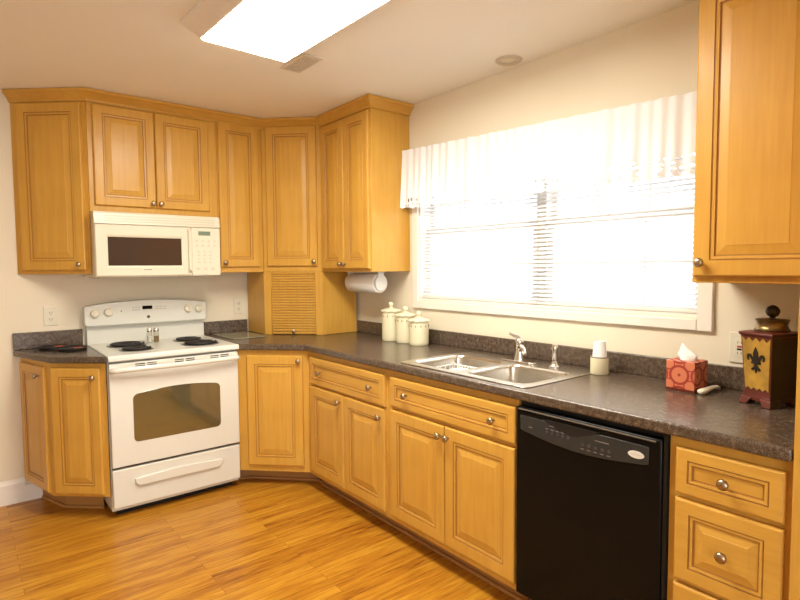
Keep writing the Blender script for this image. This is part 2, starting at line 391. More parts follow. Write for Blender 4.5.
prism_body(c, [(-.60, -.002), (-.60, -U), (-U, -.60), (-.002, -.60), (-.002, -.002)], ZU, ZT)
panel('door', c, (-.60+.024, -U-.024, ZU+.04), -PI/4, .355, .952, [(.355-.02, .03)])
YU = -1.1855
c = thing('wall_cabinet', 'two-door maple wall cabinet left of window, paper towels under it', 'cabinet', (-U, -.602, ZU), RW, 'maple wall cabinets')
MB().box((-U, -.602, ZU), (-.002, YU, ZT)).build('body', m_wood, c, world=True, bevel=.002, seg=1)
panel('door', c, (-U, -.628, ZU+.02), RW, .272, .952, [(.272-.022, .03)])
panel('door', c, (-U, -.904, ZU+.02), RW, .272, .952, [(.022, .03)])
YR0, YP = -3.050, -3.4466
c = thing('wall_cabinet', 'maple wall cabinet right of window, cut off by the photo edge', 'cabinet', (-U, YR0, 1.311), RW, 'maple wall cabinets')
MB().box((-U, YR0, 1.311), (-.002, YP+.001, 2.34)).build('body', m_wood, c, world=True, bevel=.002, seg=1)
panel('door', c, (-U, YR0-.008, 1.333), RW, .376, .945, [(.028, .046)])
# crown moulding
def sweep(path, prof):
    m = MB(); L_ = []; n = len(path)
    nv = []
    for i in range(n-1):
        a, b_ = Vector(path[i]), Vector(path[i+1]); t = (b_-a).normalized(); nv.append(Vector((t.y, -t.x)))
    for i, p in enumerate(path):
        if i == 0: o_ = nv[0]; sc = 1
        elif i == n-1: o_ = nv[-1]; sc = 1
        else:
            o_ = (nv[i-1]+nv[i]).normalized(); sc = 1/o_.dot(nv[i])
        L_.append([(p[0]+o_.x*sc*q, p[1]+o_.y*sc*q, z) for q, z in prof])
    return m.loops(L_)
cp = [(.0005, 2.325), (.008, 2.325), (.010, 2.338), (.016, 2.342), (.022, 2.352), (.036, 2.364), (.046, 2.370), (.046, H-.003), (.0005, H-.003)]
o = sweep([(XE+.003, -.003), (XSL, -U), (-.60, -U), (-U, -.60), (-U, YU), (-.003, YU)], [(q+.001, z) for q, z in cp]).build('crown_molding', m_woodh, smooth=30)
tag(o, 'maple crown molding running along the tops of the joined left wall cabinets', 'molding')
o = sweep([(-.003, YR0), (-U, YR0), (-U, YP)][::-1][::-1], [(q+.001, z-.004) for q, z in cp][::1]) if False else None
# --- appliance garage
c = thing('appliance_garage', 'maple corner cupboard with roll-up slatted front on the counter', 'cupboard', (-.60, -U, .9055), -PI/4)
zb, zt = .9058, ZU-.001
g = .016
m = MB().prism([(-.60, -.022), (-.60, -U), (-.60+g, -U+g*.0), (-.60+.03, -U+.0), (-U+.0, -.60+.03), (-U, -.60), (-.022, -.60), (-.022, -.022)], zb, zt)
m.bm.free(); m = MB()
m.prism([(-.60, -.022), (-.60, -U), (-.588, -U+.012), (-U+.012, -.588), (-U, -.60), (-.022, -.60), (-.022, -.022)], zb, zt)
body = m.build('body', m_wood, c, world=True, bevel=.0015, seg=1)
fl = (.60-U)*math.sqrt(2)
m = MB().box((0, 0, 0), (.05, .018, zt-zb)).box((fl-.05, 0, 0), (fl, .018, zt-zb)).box((.05, 0, zt-zb-.012), (fl-.05, .018, zt-zb))
m.build('face_frame', m_wood, c, bevel=.0015, seg=1)
prof = []
ns = 23; hh = (zt-zb-.014)/ns
for i in range(ns):
    z0 = .002+i*hh; prof += [(.016, z0), (.016, z0+.0016), (.0105, z0+.003), (.009, z0+hh*.35), (.009, z0+hh*.65), (.0105, z0+hh-.003), (.016, z0+hh-.001)]
prof += [(.017, .002+ns*hh), (.017, .002)]
m = MB().prism(prof, .051, fl-.051, 'x')
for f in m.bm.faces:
    if len(f.verts) == 4 and all(v.co.y > .0155 for v in f.verts) and min(v.co.y for v in f.verts) < .0165: f.material_index = 1  # groove faces painted darker in place of the faint shade there
td = m.build('roll_door', [m_wood, m_groove], c)
knob(td, fl/2, .026, .011, .0135)
# --- base cabinets
ZB, ZC = .10, .866
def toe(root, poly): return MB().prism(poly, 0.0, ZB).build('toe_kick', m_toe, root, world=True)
LB = [(-2.0, -.016), (-1.905, -.385), (-1.664, -.605), (-1.664, -.016)]
c = thing('base_cabinet', 'angled maple base cabinet at left end beside the stove, two doors', 'cabinet', (-1.905, -.385, 0), math.atan2(-.22, .241), 'maple base cabinets')
prism_body(c, LB, .125, ZC)
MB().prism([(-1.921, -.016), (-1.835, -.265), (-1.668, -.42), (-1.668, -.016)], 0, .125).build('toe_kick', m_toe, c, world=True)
m = MB(); m.tube([(-1.922, -.03, .009), (-1.842, -.27, .009), (-1.668, -.431, .009)], .009, 8).build('shoe_molding', m_toe, c, world=True, smooth=40)
a2 = math.atan2(-.22, .241); l2 = math.hypot(.241, .22)
panel('door', c, (-1.905+.022*math.cos(a2), -.385+.022*math.sin(a2), ZB+.045), a2, l2-.05, .695, [(l2-.05-.03, .695-.05)], k=.9)
a3 = math.atan2(-.369, .095); l3 = math.hypot(.095, .369)
panel('door', c, (-2.0+.03*math.cos(a3), -.016+.03*math.sin(a3), ZB+.045), a3, l3-.05, .695, [(l3-.05-.06, .695-.05)], k=.9)
c = thing('base_cabinet', 'diagonal corner maple base cabinet right of the stove, single door', 'cabinet', (-.93, -.61, 0), -PI/4, 'maple base cabinets')
prism_body(c, [(-.93, -.003), (-.93, -.61), (-.61, -.93), (-.003, -.93), (-.003, -.003)], ZB, ZC)
toe(c, [(-.92, -.003), (-.92, -.50), (-.83, -.53), (-.51, -.86), (-.51, -.93), (-.003, -.93), (-.003, -.003)])
MB().tube([(-.91, -.51, .009), (-.835, -.538, .009), (-.519, -.864, .009), (-.519, -.929, .009)], .009, 8).build('shoe_molding', m_toe, c, world=True, smooth=40)
panel('door', c, (-.885, -.655, .143), -PI/4, .355, .69, [(.355-.022, .69-.032)])
def base(label, y0, y1, hollow=False):
    c = thing('base_cabinet', label, 'cabinet', (-D, y0, 0), RW, 'maple base cabinets')
    if hollow:
        m = MB().box((-D, y0, ZB), (-.003, y0-.016, ZC)).box((-D, y1+.016, ZB), (-.003, y1, ZC)).box((-D, y0-.016, ZB), (-.003, y1+.016, ZB+.016)).box((-.02, y0-.016, ZB+.016), (-.003, y1+.016, ZC-.1))
        m.box((-D, y0-.016, ZB+.016), (-D+.012, y1+.016, ZC))
    else: m = MB().box((-D, y0, ZB), (-.003, y1, ZC))
    m.build('body', m_wood, c, world=True, bevel=.0015, seg=1)
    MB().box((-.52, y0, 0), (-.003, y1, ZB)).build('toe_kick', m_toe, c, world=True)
    MB().tube([(-.529, y0, .009), (-.529, y1, .009)], .009, 8).build('shoe_molding', m_toe, c, world=True, smooth=40)
    return c
YA, YB_, YC, YD = -.931, -1.7124, -2.556, -3.128
c = base('maple base cabinet between corner and sink cabinets, wide drawer over two doors', YA, YB_)
panel('drawer', c, (-D, -.976, .672), RW, .746, .162, [(.130, .081), (.746-.108, .081)], FLAT, m_woodh)
panel('door', c, (-D, -.976, .132), RW, .366, .526, [(.366-.03, .526-.04)])
panel('door', c, (-D, -1.350, .132), RW, .371, .526, [(.371-.03, .526-.045)])
c = base('maple sink base cabinet with wide false drawer front over two doors', YB_-.001, YC, True)
panel('drawer', c, (-D, -1.770, .688), RW, .782, .145, [(.130, .072), (.782-.107, .072)], FLAT, m_woodh)
panel('door', c, (-D, -1.770, .135), RW, .385, .535, [(.385-.022, .535-.045)])
panel('door', c, (-D, -2.161, .135), RW, .388, .535, [(.024, .535-.045)])
c = base('narrow maple drawer cabinet right of the black dishwasher, three drawers', YD, YP+.001)
panel('drawer', c, (-D, -3.152, .697), RW, .277, .138, [(.138, .069)], FLAT, m_woodh)
panel('drawer', c, (-D, -3.152, .436), RW, .277, .246, [(.138, .123)], RAISED, m_woodh, k=.8)
panel('drawer', c, (-D, -3.152, .132), RW, .277, .290, [(.138, .145)], RAISED, m_woodh, k=.8)
o = MB().box((-.64, YP-.001, 0), (-.003, YP-.036, 2.34)).build('end_panel', m_wood, bevel=.002)
tag(o, 'tall maple end panel closing the right end of the counter', 'panel')
# ------------------------------------------------------------------ counters
ct = thing('countertop', 'long dark speckled laminate countertop running from stove past the sink', 'countertop', (-.641, -2.0, .867))
SX0, SX1, SY0, SY1 = -.580, -.120, -1.83, -2.555
m = MB().hole_plate([(-.932, -.003), (-.932, -.652), (-.641, -.943), (-.641, -3.4446), (-.003, -3.4446), (-.003, -.003)], [[(SX0, SY0), (SX0, SY1), (SX1, SY1), (SX1, SY0)]], .867, .905)
m.build('worktop', m_lam, ct, world=True, bevel=.009, seg=3)
m = MB().box((-.928, -.022, .9055), (-.606, -.003, .995)); m.build('backsplash', m_lam, ct, world=True, bevel=.003)
m = MB().box((-.022, -.606, .9055), (-.003, -3.4446, .99)); m.build('backsplash', m_lam, ct, world=True, bevel=.003)
ct = thing('countertop', 'short dark speckled laminate countertop left of the white stove', 'countertop', (-1.75, -.3, .867))
MB().prism([(-1.665, -.003), (-1.665, -.645), (-1.90, -.43), (-2.035, -.003)], .867, .905).build('worktop', m_lam, ct, world=True, bevel=.008, seg=3)
MB().box((-2.033, -.022, .9055), (-1.678, -.003, 1.003)).build('backsplash', m_lam, ct, world=True, bevel=.003)
# ------------------------------------------------------------------ range
st = thing('stove', 'white electric coil-burner stove standing between the base cabinets', 'stove', ((XSL+XSR)/2, -.6, 0))
sx0, sx1 = XSL+.002, -.9365; sw = sx1-sx0
MB().box((sx0, -.60, .035), (sx1, -.04, .868)).build('body', m_white, st, world=True, bevel=.004)
MB().box((sx0+.03, -.56, 0), (sx1-.03, -.06, .035)).build('base', m_blackm, st, world=True)
MB().box((sx0+.012, -.603, .866), (sx1-.012, -.5, .8735)).build('cooktop_gap', m_blackm, st, world=True)  # black strip standing in for the dark gap under the cooktop lip
m = MB().prism([(-.655, .874), (-.655, .896), (-.645, .905), (-.04, .905), (-.04, .874)], sx0-.003, sx1+.003, 'x'); m.build('cooktop', m_white, st, world=True, bevel=.005, seg=3)
# oven door with arched window
dr = MB().box((sx0+.002, -.64, .288), (sx1-.002, -.602, .862)).build('oven_door', m_white, st, world=True, bevel=.006, seg=3)
wx0, wx1, wz0, wz1 = -1.543, -1.056, .415, .680
def arch(x0, x1, z0, z1, rise, r_=.025, n=14):
    P = [p for p in rrect(x0, z0, x1, z1, r_, 4)]
    low = P[10:]              # the two lower corners
    up = []
    for i in range(2*n+1):
        t = (1-math.cos(PI*i/(2*n)))/2; x = x1+(x0-x1)*t; e = min(t, 1-t)*(x1-x0)
        z = z1+rise*(1-(2*t-1)**2) - (r_-math.sqrt(max(0, r_*r_-(r_-e)**2)) if e < r_ else 0)
        up.append((x, z))
    return up+low
wpoly = arch(wx0, wx1, wz0, wz1, .022)
MB().prism(arch(wx0-.006, wx1+.006, wz0-.006, wz1+.006, .022, .03), -.6415, -.639, 'y').build('window_surround', m_grey, dr, world=False) if False else None
def wp(root, mb, *a, **k): return mb
ob = MB().prism(wpoly, -.6425, -.638, 'y'); ob.bm.transform(Matrix.Translation([-v for v in st['_loc']])); ob.build('window', m_glassdark, dr, bevel=.0015)
for gx in (-1.50, -1.29, -1.085):
    for k in (0, 1):
        for j in (0, 1):
            m = MB().box((gx+k*.062-.025, -.6412, .846-j*.011), (gx+k*.062+.025, -.636, .851-j*.011))
            m.bm.transform(Matrix.Translation([-v for v in st['_loc']])); m.build('vent_slot', m_blackm, dr)
hp = [(sx0+.012, -.641, .822), (sx0+.014, -.668, .826)]
for i in range(11):
    t = i/10; hp.append((sx0+.03+(sw-.06)*t, -.682-.012*math.sin(PI*t), .829))
hp += [(sx1-.014, -.668, .826), (sx1-.012, -.641, .822)]
m = MB().tube(hp, .0145, 12); m.bm.transform(Matrix.Translation([-v for v in st['_loc']])); m.build('handle', m_white, dr, smooth=60)
dw_ = MB().box((sx0+.002, -.635, .06), (sx1-.002, -.602, .274)).build('storage_drawer', m_white, st, world=True, bevel=.006, seg=3)
gp = []
for i in range(15):
    t = i/14; gp.append((-1.548+.496*t, .212+.012*math.sin(PI*t)))
gp += [(-1.056, .185), (-1.075, .166)]
for i in range(1, 12): t = i/12; gp.append((-1.075-.45*t, .166))
gp += [(-1.525, .166), (-1.545, .185)]
m = MB().prism(gp, -.650, -.634, 'y'); m.bm.transform(Matrix.Translation([-v for v in st['_loc']])); m.build('grip', m_white, dw_, bevel=.006, seg=3)
MB().box((sx0+.006, -.612, .276), (sx1-.006, -.60, .286)).build('shadow_gap', m_blackm, st, world=True)
# back guard
MB().box((sx0-.001, -.040, .87), (sx1+.001, -.004, 1.06)).build('back_panel', m_white, st, world=True, bevel=.003)
gx0, gx1 = sx0-.017, sx1+.006
ptop = []
for i in range(17):
    t = i/16; ptop.append((gx1+(gx0-gx1)*t, 1.142+.030*math.sin(PI*t)**.8))
poly = [(gx0+.004, 1.020), (gx1-.004, 1.020)]
pl = [(gx0, 1.03), (gx0+.012, 1.018), (gx1-.012, 1.018), (gx1, 1.03)]+[(x, z) for x, z in ptop[0:]]
bgd = MB().prism(pl, -.088, -.012, 'y').build('backguard', m_white, st, world=True, bevel=.012, seg=4)
Ti = Matrix.Translation([-v for v in st['_loc']])
for kx, kz in ((-1.620, 1.100), (-1.545, 1.104), (-1.060, 1.104), (-.988, 1.100)):
    m = MB().lathe([(.031, -.0885), (.031, -.0895), (.026, -.0905), (.0225, -.100), (.021, -.108), (.018, -.110)], (kx, 0, kz), 24, 'y').box((kx-.0045, -.116, kz-.018), (kx+.0045, -.109, kz+.018))
    m.bm.transform(Ti); m.build('control_knob', m_bisque, bgd, smooth=40)
m = MB().box((-1.345, -.0895, 1.112), (-1.285, -.087, 1.134)); m.bm.transform(Ti); m.build('clock_display', m_black, bgd)
for i in range(3):
    for j in range(2):
        for a_, b_ in (((-1.405+i*.017, -.0890, 1.106+j*.016), (-1.394+i*.017, -.087, 1.114+j*.016)), ((-1.265+i*.024, -.0890, 1.108+j*.016), (-1.246+i*.024, -.087, 1.113+j*.016))):
            m = MB().box(a_, b_); m.bm.transform(Ti); m.build('touch_pad', m_grey, bgd)
m = MB().lathe([(.0035, -.0885), (.003, -.0895)], (-1.47, 0, 1.107), 12, 'y'); m.bm.transform(Ti); m.build('indicator_light', m_black, bgd)
m = MB().lathe([(.010, -.0885), (.0095, -.0895), (.0075, -.0893)], (-1.310, 0, 1.062), 20, 'y'); m.bm.transform(Ti); m.build('emblem', m_pan, bgd)
# burners
for bx, by, br in ((-1.475, -.225, .10), (-1.475, -.455, .080), (-1.105, -.225, .080), (-1.105, -.455, .10)):
    pan = MB().lathe([(br+.012, .9056), (br+.012, .908), (br+.004, .909), (br-.004, .9068), (.02, .9062)], (bx, by, 0), 32); pan.bm.transform(Ti); pan = pan.build('drip_pan', m_pan, st, smooth=40)
    sp_ = []; turns = 4
    for i in range(turns*24+1):
        a = 2*PI*i/24; rr = .022+(br-.026)*i/(turns*24); sp_.append((bx+rr*math.cos(a), by+rr*math.sin(a), .9145))
    m = MB().tube(sp_, .0058, 8)
    for k in range(3):
        a = k*2*PI/3+.4; m.box((bx-.003, by-.003, .9065), (bx+.003, by+.003, .910)); m.tube([(bx, by, .9085), (bx+(br-.004)*math.cos(a), by+(br-.004)*math.sin(a), .9085)], .0022, 6)
    m.bm.transform(Ti); m.build('heating_coil', m_coil, pan, smooth=60)
# ------------------------------------------------------------------ microwave
mx0, mx1, mz0, mz1 = XSL-.003+.0045, -.9165-.012, 1.325, 1.7015
mx1 = -.942
mw = thing('microwave', 'white over-the-range microwave mounted under the short wall cabinet', 'microwave', ((mx0+mx1)/2, -.38, mz0))
Tm = Matrix.Translation([-v for v in mw['_loc']])
MB().box((mx0, -.385, mz0), (mx1, -.004, mz1)).build('body', m_bisque, mw, world=True, bevel=.003)
m = MB().prism([(-.385, 1.632), (-.404, 1.632), (-.398, 1.690), (-.391, 1.6985), (-.385, 1.6985)], mx0, mx1, 'x'); gr = m.build('vent_grille', m_bisque, mw, world=True)
m = MB(); ns = 46
for i in range(ns):
    xx = mx0+.06+(mx1-mx0-.10)*i/(ns-1)
    for j in range(3): m.box((xx-.0045, -.4036+j*.0017, 1.643+j*.015), (xx+.0045, -.399+j*.0017, 1.651+j*.015))
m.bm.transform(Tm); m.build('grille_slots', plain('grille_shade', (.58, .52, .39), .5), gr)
xs_ = -1.122
door = MB(); dpoly = [(mx0, mz0+.004), (xs_-.004, mz0+.004), (xs_-.004, 1.629), (mx0, 1.629)]
ow = [(mx0+.002, mz0+.006), (xs_-.004, mz0+.006), (xs_-.004, 1.628), (mx0+.002, 1.628)]
iw = [(-1.592, 1.392), (-1.184, 1.392), (-1.184, 1.557), (-1.592, 1.557)]
door.loops([[(x, -.386, z) for x, z in ow], [(x, -.400, z) for x, z in ow],
            [(x+(.004 if i in (0, 3) else -.004), -.404, z+(.004 if i < 2 else -.004)) for i, (x, z) in enumerate(ow)],
            [(x+(-.012 if i in (0, 3) else .012), -.404, z+(-.012 if i < 2 else .012)) for i, (x, z) in enumerate(iw)],
            [(x, -.3985, z) for x, z in iw]])
door.bm.transform(Tm); door = door.build('door', m_bisque, mw)
m = MB().prism(iw, -.3995, -.398, 'y'); m.bm.transform(Tm); m.build('window', m_mwglass, door)
m = MB()
for i in range(7): m.box((-1.405+i*.0065, -.4048, 1.3655), (-1.4005+i*.0065, -.4035, 1.3695))
m.bm.transform(Tm); m.build('brand_mark', m_blackm, door)
m = MB().box((-1.150, -.4045, 1.34), (-1.143, -.402, 1.62)); 
m.loops([[(-1.148, -.404, 1.345), (-1.128, -.404, 1.345), (-1.128, -.404, 1.62), (-1.148, -.404, 1.62)], [(-1.146, -.425, 1.362), (-1.130, -.425, 1.362), (-1.130, -.425, 1.603), (-1.146, -.425, 1.603)]])
m.bm.transform(Tm); m.build('handle', m_bisque, door, bevel=.003)
pn = MB().box((xs_, -.403, mz0+.005), (mx1-.001, -.386, 1.628)).build('control_panel', m_bisque, mw, world=True, bevel=.003)
m = MB().box((-1.080, -.4043, 1.580), (-1.005, -.4025, 1.606)); m.bm.transform(Tm); m.build('display', m_lcd, pn)
m_key = plain('keypad_print', (.66, .58, .46), .5)
def key(m): m.bm.transform(Tm); m.build('key', m_key, pn)
for i in range(4):
    for j in range(2): key(MB().lathe([(.008, -.4025), (.0075, -.4042)], (-1.090+i*.037, 0, 1.545-j*.028), 12, 'y'))
for i in range(3):
    for j in range(4): key(MB().box((-1.080+i*.036-.009, -.4040, 1.478-j*.022-.005), (-1.080+i*.036+.009, -.4025, 1.478-j*.022+.005)))
for i in range(3): key(MB().box((-1.085+i*.046-.011, -.4040, 1.362), (-1.085+i*.046+.011, -.4025, 1.378)))
MB().box((mx0+.02, -.37, mz0-.006), (mx1-.02, -.05, mz0+.001)).build('underside_filter', m_grey, mw, world=True)
# ------------------------------------------------------------------ dishwasher
dwx = -.637
dw = thing('dishwasher', 'black built-in dishwasher under the counter between maple cabinets', 'dishwasher', (-.61, -2.84, 0), RW)
MB().box((-.60, YC-.004, .11), (-.05, YD+.004, .858)).build('body', m_blackm, dw, world=True)
fr = MB().box((dwx, YC-.008, .115), (-.601, YD+.012, .845)).build('door', m_black, dw, world=True, bevel=.007, seg=3)
MB().box((-.56, YC-.008, 0.), (-.52, YD+.008, .11)).build('kick_plate', m_blackm, dw, world=True)
MB().box((-.628, YD+.010, .115), (-.602, YD+.003, .86)).build('side_gasket', m_blackm, dw, world=True)
wD = YC-YD-.02
y0l = -(YC-.008+2.84); # local x of the door's left edge
lx = lambda y: -(y+2.84)
x0, x1 = lx(YC-.03), lx(YD+.05)
cpoly = [(x0, .815), (x0, .760)]
for i in range(13): t = i/12; cpoly.append((x0+(x1-x0)*(.04+.92*t), .755-.022*math.sin(PI*t)))
cpoly += [(x1, .760), (x1, .815)]
yl = lambda X: X+.61      # local y of a world x: front is negative
pk = []
xc = lx(-2.80)
m = MB().prism(cpoly, yl(dwx)-.0035, yl(dwx)-.0002, 'y')
cpn = m.build('control_panel', plain('charcoal_panel', (.032, .032, .030), .25, spec=.35), fr, bevel=.0015)
for i in range(15): t = i/14; pk.append((xc-.115+.23*t, .822-.036*math.sin(PI*t)**1.2))
MB().prism(pk, yl(dwx)-.0045, yl(dwx)-.0034, 'y').build('handle_recess', m_blackm, cpn)
m = MB().box((x0-.01, yl(dwx)-.004, .835), (x1+.02, yl(dwx)+.001, .839)); m.build('top_edge', plain('grey_edge', (.16, .14, .11), .3), fr)  # lighter grey strip painted as the thin highlight on the top edge
m_btn = plain('button_grey', (.045, .043, .04), .4)
m_mark = plain('faint_print', (.16, .15, .13), .5)
def mark(a, b_): MB().box((a[0], yl(dwx)-.0042, a[1]), (b_[0], yl(dwx)-.0034, b_[1])).build('printed_mark', m_mark, cpn)
for i in range(5):
    for bx_, bz_ in ((x0+.12+i*.022, .775), (x0+.265+i*.024, .766)):
        MB().lathe([(.006, yl(dwx)-.0036), (.0055, yl(dwx)-.0052)], (bx_, 0, bz_), 12, 'y').build('button', m_btn, cpn)
    mark((x0+.113+i*.022, .786), (x0+.126+i*.022, .789)); mark((x0+.257+i*.024, .750), (x0+.270+i*.024, .753))
mark((x0+.13, .799), (x0+.21, .802)); mark((x0+.04, .775), (x0+.055, .778)); mark((x0+.31, .79), (x0+.36, .793))
ov = [(x1-.040+.026*math.cos(2*PI*i/28), .782+.0115*math.sin(2*PI*i/28)) for i in range(28)]
em = MB().prism(ov, yl(dwx)-.0055, yl(dwx)-.0034, 'y').build('emblem', plain('emblem_silver', (.72, .68, .60), .35), cpn)
em['label'] = 'oval silver emblem'
m = MB()
for i in range(7): m.box((x1-.056+i*.0048, yl(dwx)-.0059, .7805), (x1-.0535+i*.0048, yl(dwx)-.0053, .7835))
m.build('emblem_script', m_grey, em)
# ------------------------------------------------------------------ sink
sk = thing('kitchen_sink', 'double-bowl stainless steel sink set into the speckled counter', 'sink', (-.355, -2.19, .905))
to = lambda P: [(x+.355, y+2.19) for x, y in P]
bl = [(-.560, -2.172, -.225, -1.850), (-.560, -2.540, -.225, -2.210)]
rim = MB()
def rr2(b_, i=0, r_=.05): return to(rrect(b_[0]+i, b_[1]+i, b_[2]-i, b_[3]-i, max(.01, r_-i), 6))
rim.hole_plate(to(rrect(-.603, -2.580, -.100, -1.808, .03, 5)), [rr2(bl[0]), rr2(bl[1])], .0006, .005)
rim.build('rim', m_steel, sk, bevel=.002)
for b_ in bl:
    Ls = [[(x, y, z) for x, y in rr2(b_, i)] for i, z in ((-.001, .0052), (.004, .002), (.007, -.01), (.012, -.12), (.018, -.145), (.034, -.160), (.06, -.165))]
    bw = MB().loops(Ls, False, True).build('bowl', m_steel, sk, smooth=50)
    cx_, cy_ = (b_[0]+b_[2])/2+.355, (b_[1]+b_[3])/2+2.19
    MB().lathe([(.042, -.1648), (.042, -.1625), (.034, -.162), (.03, -.164), (.004, -.1642)], (cx_, cy_, 0), 24).build('drain', m_chrome, bw, smooth=40)
# dish caddy in left bowl
cdd = thing('dish_rack', 'small white wire rack standing in the left sink bowl', 'rack', (-.452, -2.045, .742))
m = MB(); a, b_, h = .080, .080, .150
for z in (.004, h*.55, h): m.tube([(-a, -b_, z), (a, -b_, z), (a, b_, z), (-a, b_, z)], .0035, 6, True)
n = 9
for i in range(n+1):
    t = -1+2*i/n; m.tube([(-a, b_*t, h), (-a, b_*t, .004), (a, b_*t, .004), (a, b_*t, h)], .0028, 6)
for i in range(6):
    t = -1+2*i/5; m.tube([(a*t, -b_, h), (a*t, -b_, .004), (a*t, b_, .004), (a*t, b_, h)], .0028, 6)
m.build('wire_basket', m_plastic, cdd, smooth=60)
MB().box((-.066, -.072, .008), (.066, .025, .146)).build('sponge_block', plain('cream_sponge', (.80, .76, .66), .9, noise=.06, scale=80), cdd, bevel=.012, seg=3)
# faucet
fa = thing('faucet', 'chrome single-lever kitchen faucet behind the sink divider', 'faucet', (-.163, -2.197, .9101))
MB().prism(rrect(-.027, -.10, .027, .10, .026, 6), 0, .008).build('deck_plate', m_chrome, fa, bevel=.002)
MB().lathe([(.026, .008), (.025, .02), (.020, .04), (.018, .08), (.020, .095), (.019, .108), (.010, .116)], (0, 0, 0), 24).build('body', m_chrome, fa, smooth=50)
MB().tube([(0, 0, .055), (-.030, -.030, .078), (-.065, -.068, .084), (-.095, -.100, .076), (-.102, -.108, .062)], [.014, .013, .0115, .0115, .012], 12).build('spout', m_chrome, fa, smooth=60)
MB().tube([(0, 0, .112), (-.006, .010, .121), (-.020, .035, .133), (-.024, .042, .136)], [.012, .009, .007, .008], 10).build('lever', m_chrome, fa, smooth=60)
sy = thing('sink_sprayer', 'chrome side sprayer standing right of the faucet', 'sprayer', (-.165, -2.40, .9101))
MB().lathe([(.024, 0), (.024, .006), (.016, .014), (.013, .03)], (0, 0, 0), 20).build('base', m_chrome, sy, smooth=40)
MB().lathe([(.0105, .03), (.012, .045), (.010, .062), (.0125, .080), (.014, .096), (.010, .105)], (0, 0, 0), 20).box((-.019, -.005, .084), (-.007, .005, .092)).build('spray_head', m_chrome, sy, smooth=40)
# ------------------------------------------------------------------ canisters
def canister(x, y, r_, h, label):
    c = thing('canister', label, 'canister', (x, y, .9056), 0, 'cream canisters in a row')
    body = MB().lathe([(r_*.93, 0), (r_*.985, .006), (r_, .02), (r_, h-.03), (r_*.97, h-.012), (r_*.99, h)], n=40).build('body', m_cream, c, smooth=50)
    m = MB()
    for i in range(12):
        a = 2*PI*i/12
        m.lathe([(.0035, 0), (.003, .0012)], (0, 0, 0), 8, 'x') if False else None
        px, py = r_*1.0*math.cos(a), r_*math.sin(a)
        m.prism([(px+.003*math.cos(q), py+.003*math.sin(q)) for q in [2*PI*k/8 for k in range(8)]], h-.034, h-.024)
    m.build('painted_dots', m_dot, body)
    # lid with a wavy rim
    L_ = []; n = 48
    for q, z, wv in ((r_*.9, h, 0), (r_*1.12, h+.001, .006), (r_*1.15, h+.005, .006), (r_*1.10, h+.010, .004), (r_*.85, h+.013, 0), (r_*.5, h+.018, 0), (r_*.22, h+.021, 0), (r_*.14, h+.028, 0)):
        L_.append([(q*math.cos(2*PI*i/n)*(1+wv*4*math.cos(10*2*PI*i/n)*.3), q*math.sin(2*PI*i/n)*(1+wv*4*math.cos(10*2*PI*i/n)*.3), z-wv*.5*(1+math.cos(10*2*PI*i/n))) for i in range(n)])
    lid = MB().loops(L_).build('lid', m_cream, c, smooth=50)
    MB().lathe([(.007, h+.025), (.009, h+.029), (.015, h+.036), (.0165, h+.043), (.015, h+.051), (.008, h+.057), (.002, h+.058)], n=20).build('lid_knob', m_cream, lid, smooth=60)
canister(-.120, -1.132, .058, .187, 'tallest cream ceramic lidded canister, leftmost of three on counter')
canister(-.114, -1.268, .058, .167, 'middle cream ceramic canister between the tall and short ones')
canister(-.120, -1.405, .060, .144, 'shortest cream ceramic canister, nearest the sink')
# paper towels
ph = thing('paper_towel_holder', 'white plastic paper towel holder mounted under the wall cabinet', 'holder', (-.16, -.88, ZU))
YL, YRR = -.752, -1.070
for y in (YL+.012, YRR-.012):
    m = MB().lathe([(.030, -.006), (.048, -.004), (.048, .004), (.030, .006)], (0, y+.88, -.075), 28, 'y').box((-.022, y+.88-.005, -.075), (.022, y+.88+.005, -.001))
    m.build('arm', m_plastic, ph, bevel=.002)
MB().box((-.03, YRR-.017+.88, -.006), (.03, YL+.017+.88, -.0005)).build('mounting_bar', m_plastic, ph)
MB().tube([(0, YL+.01+.88, -.075), (0, YRR-.01+.88, -.075)], .012, 14).build('spindle', m_plastic, ph, smooth=60)
pr = thing('paper_towel_roll', 'roll of white paper towels hanging under the cabinet left of window', 'paper towels', (-.16, -.88, ZU-.075))
MB().loops([[(r_*math.cos(2*PI*i/40), y+.88, r_*math.sin(2*PI*i/40)) for i in range(40)] for r_, y in ((.021, YL-.001), (.060, YL-.001), (.0625, YL-.004), (.0625, YRR+.004), (.060, YRR+.001), (.021, YRR+.001), (.021, YL-.001))], False, False).build('paper', m_paper, pr, smooth=40)
MB().loops([[(r_*math.cos(2*PI*i/24), y+.88, r_*math.sin(2*PI*i/24)) for i in range(24)] for r_, y in ((.0155, YL-.001), (.0205, YL-.001), (.0205, YRR+.001), (.0155, YRR+.001), (.0155, YL-.001))], False, False).build('cardboard_core', plain('cardboard', (.45, .33, .2), .9), pr, smooth=40)
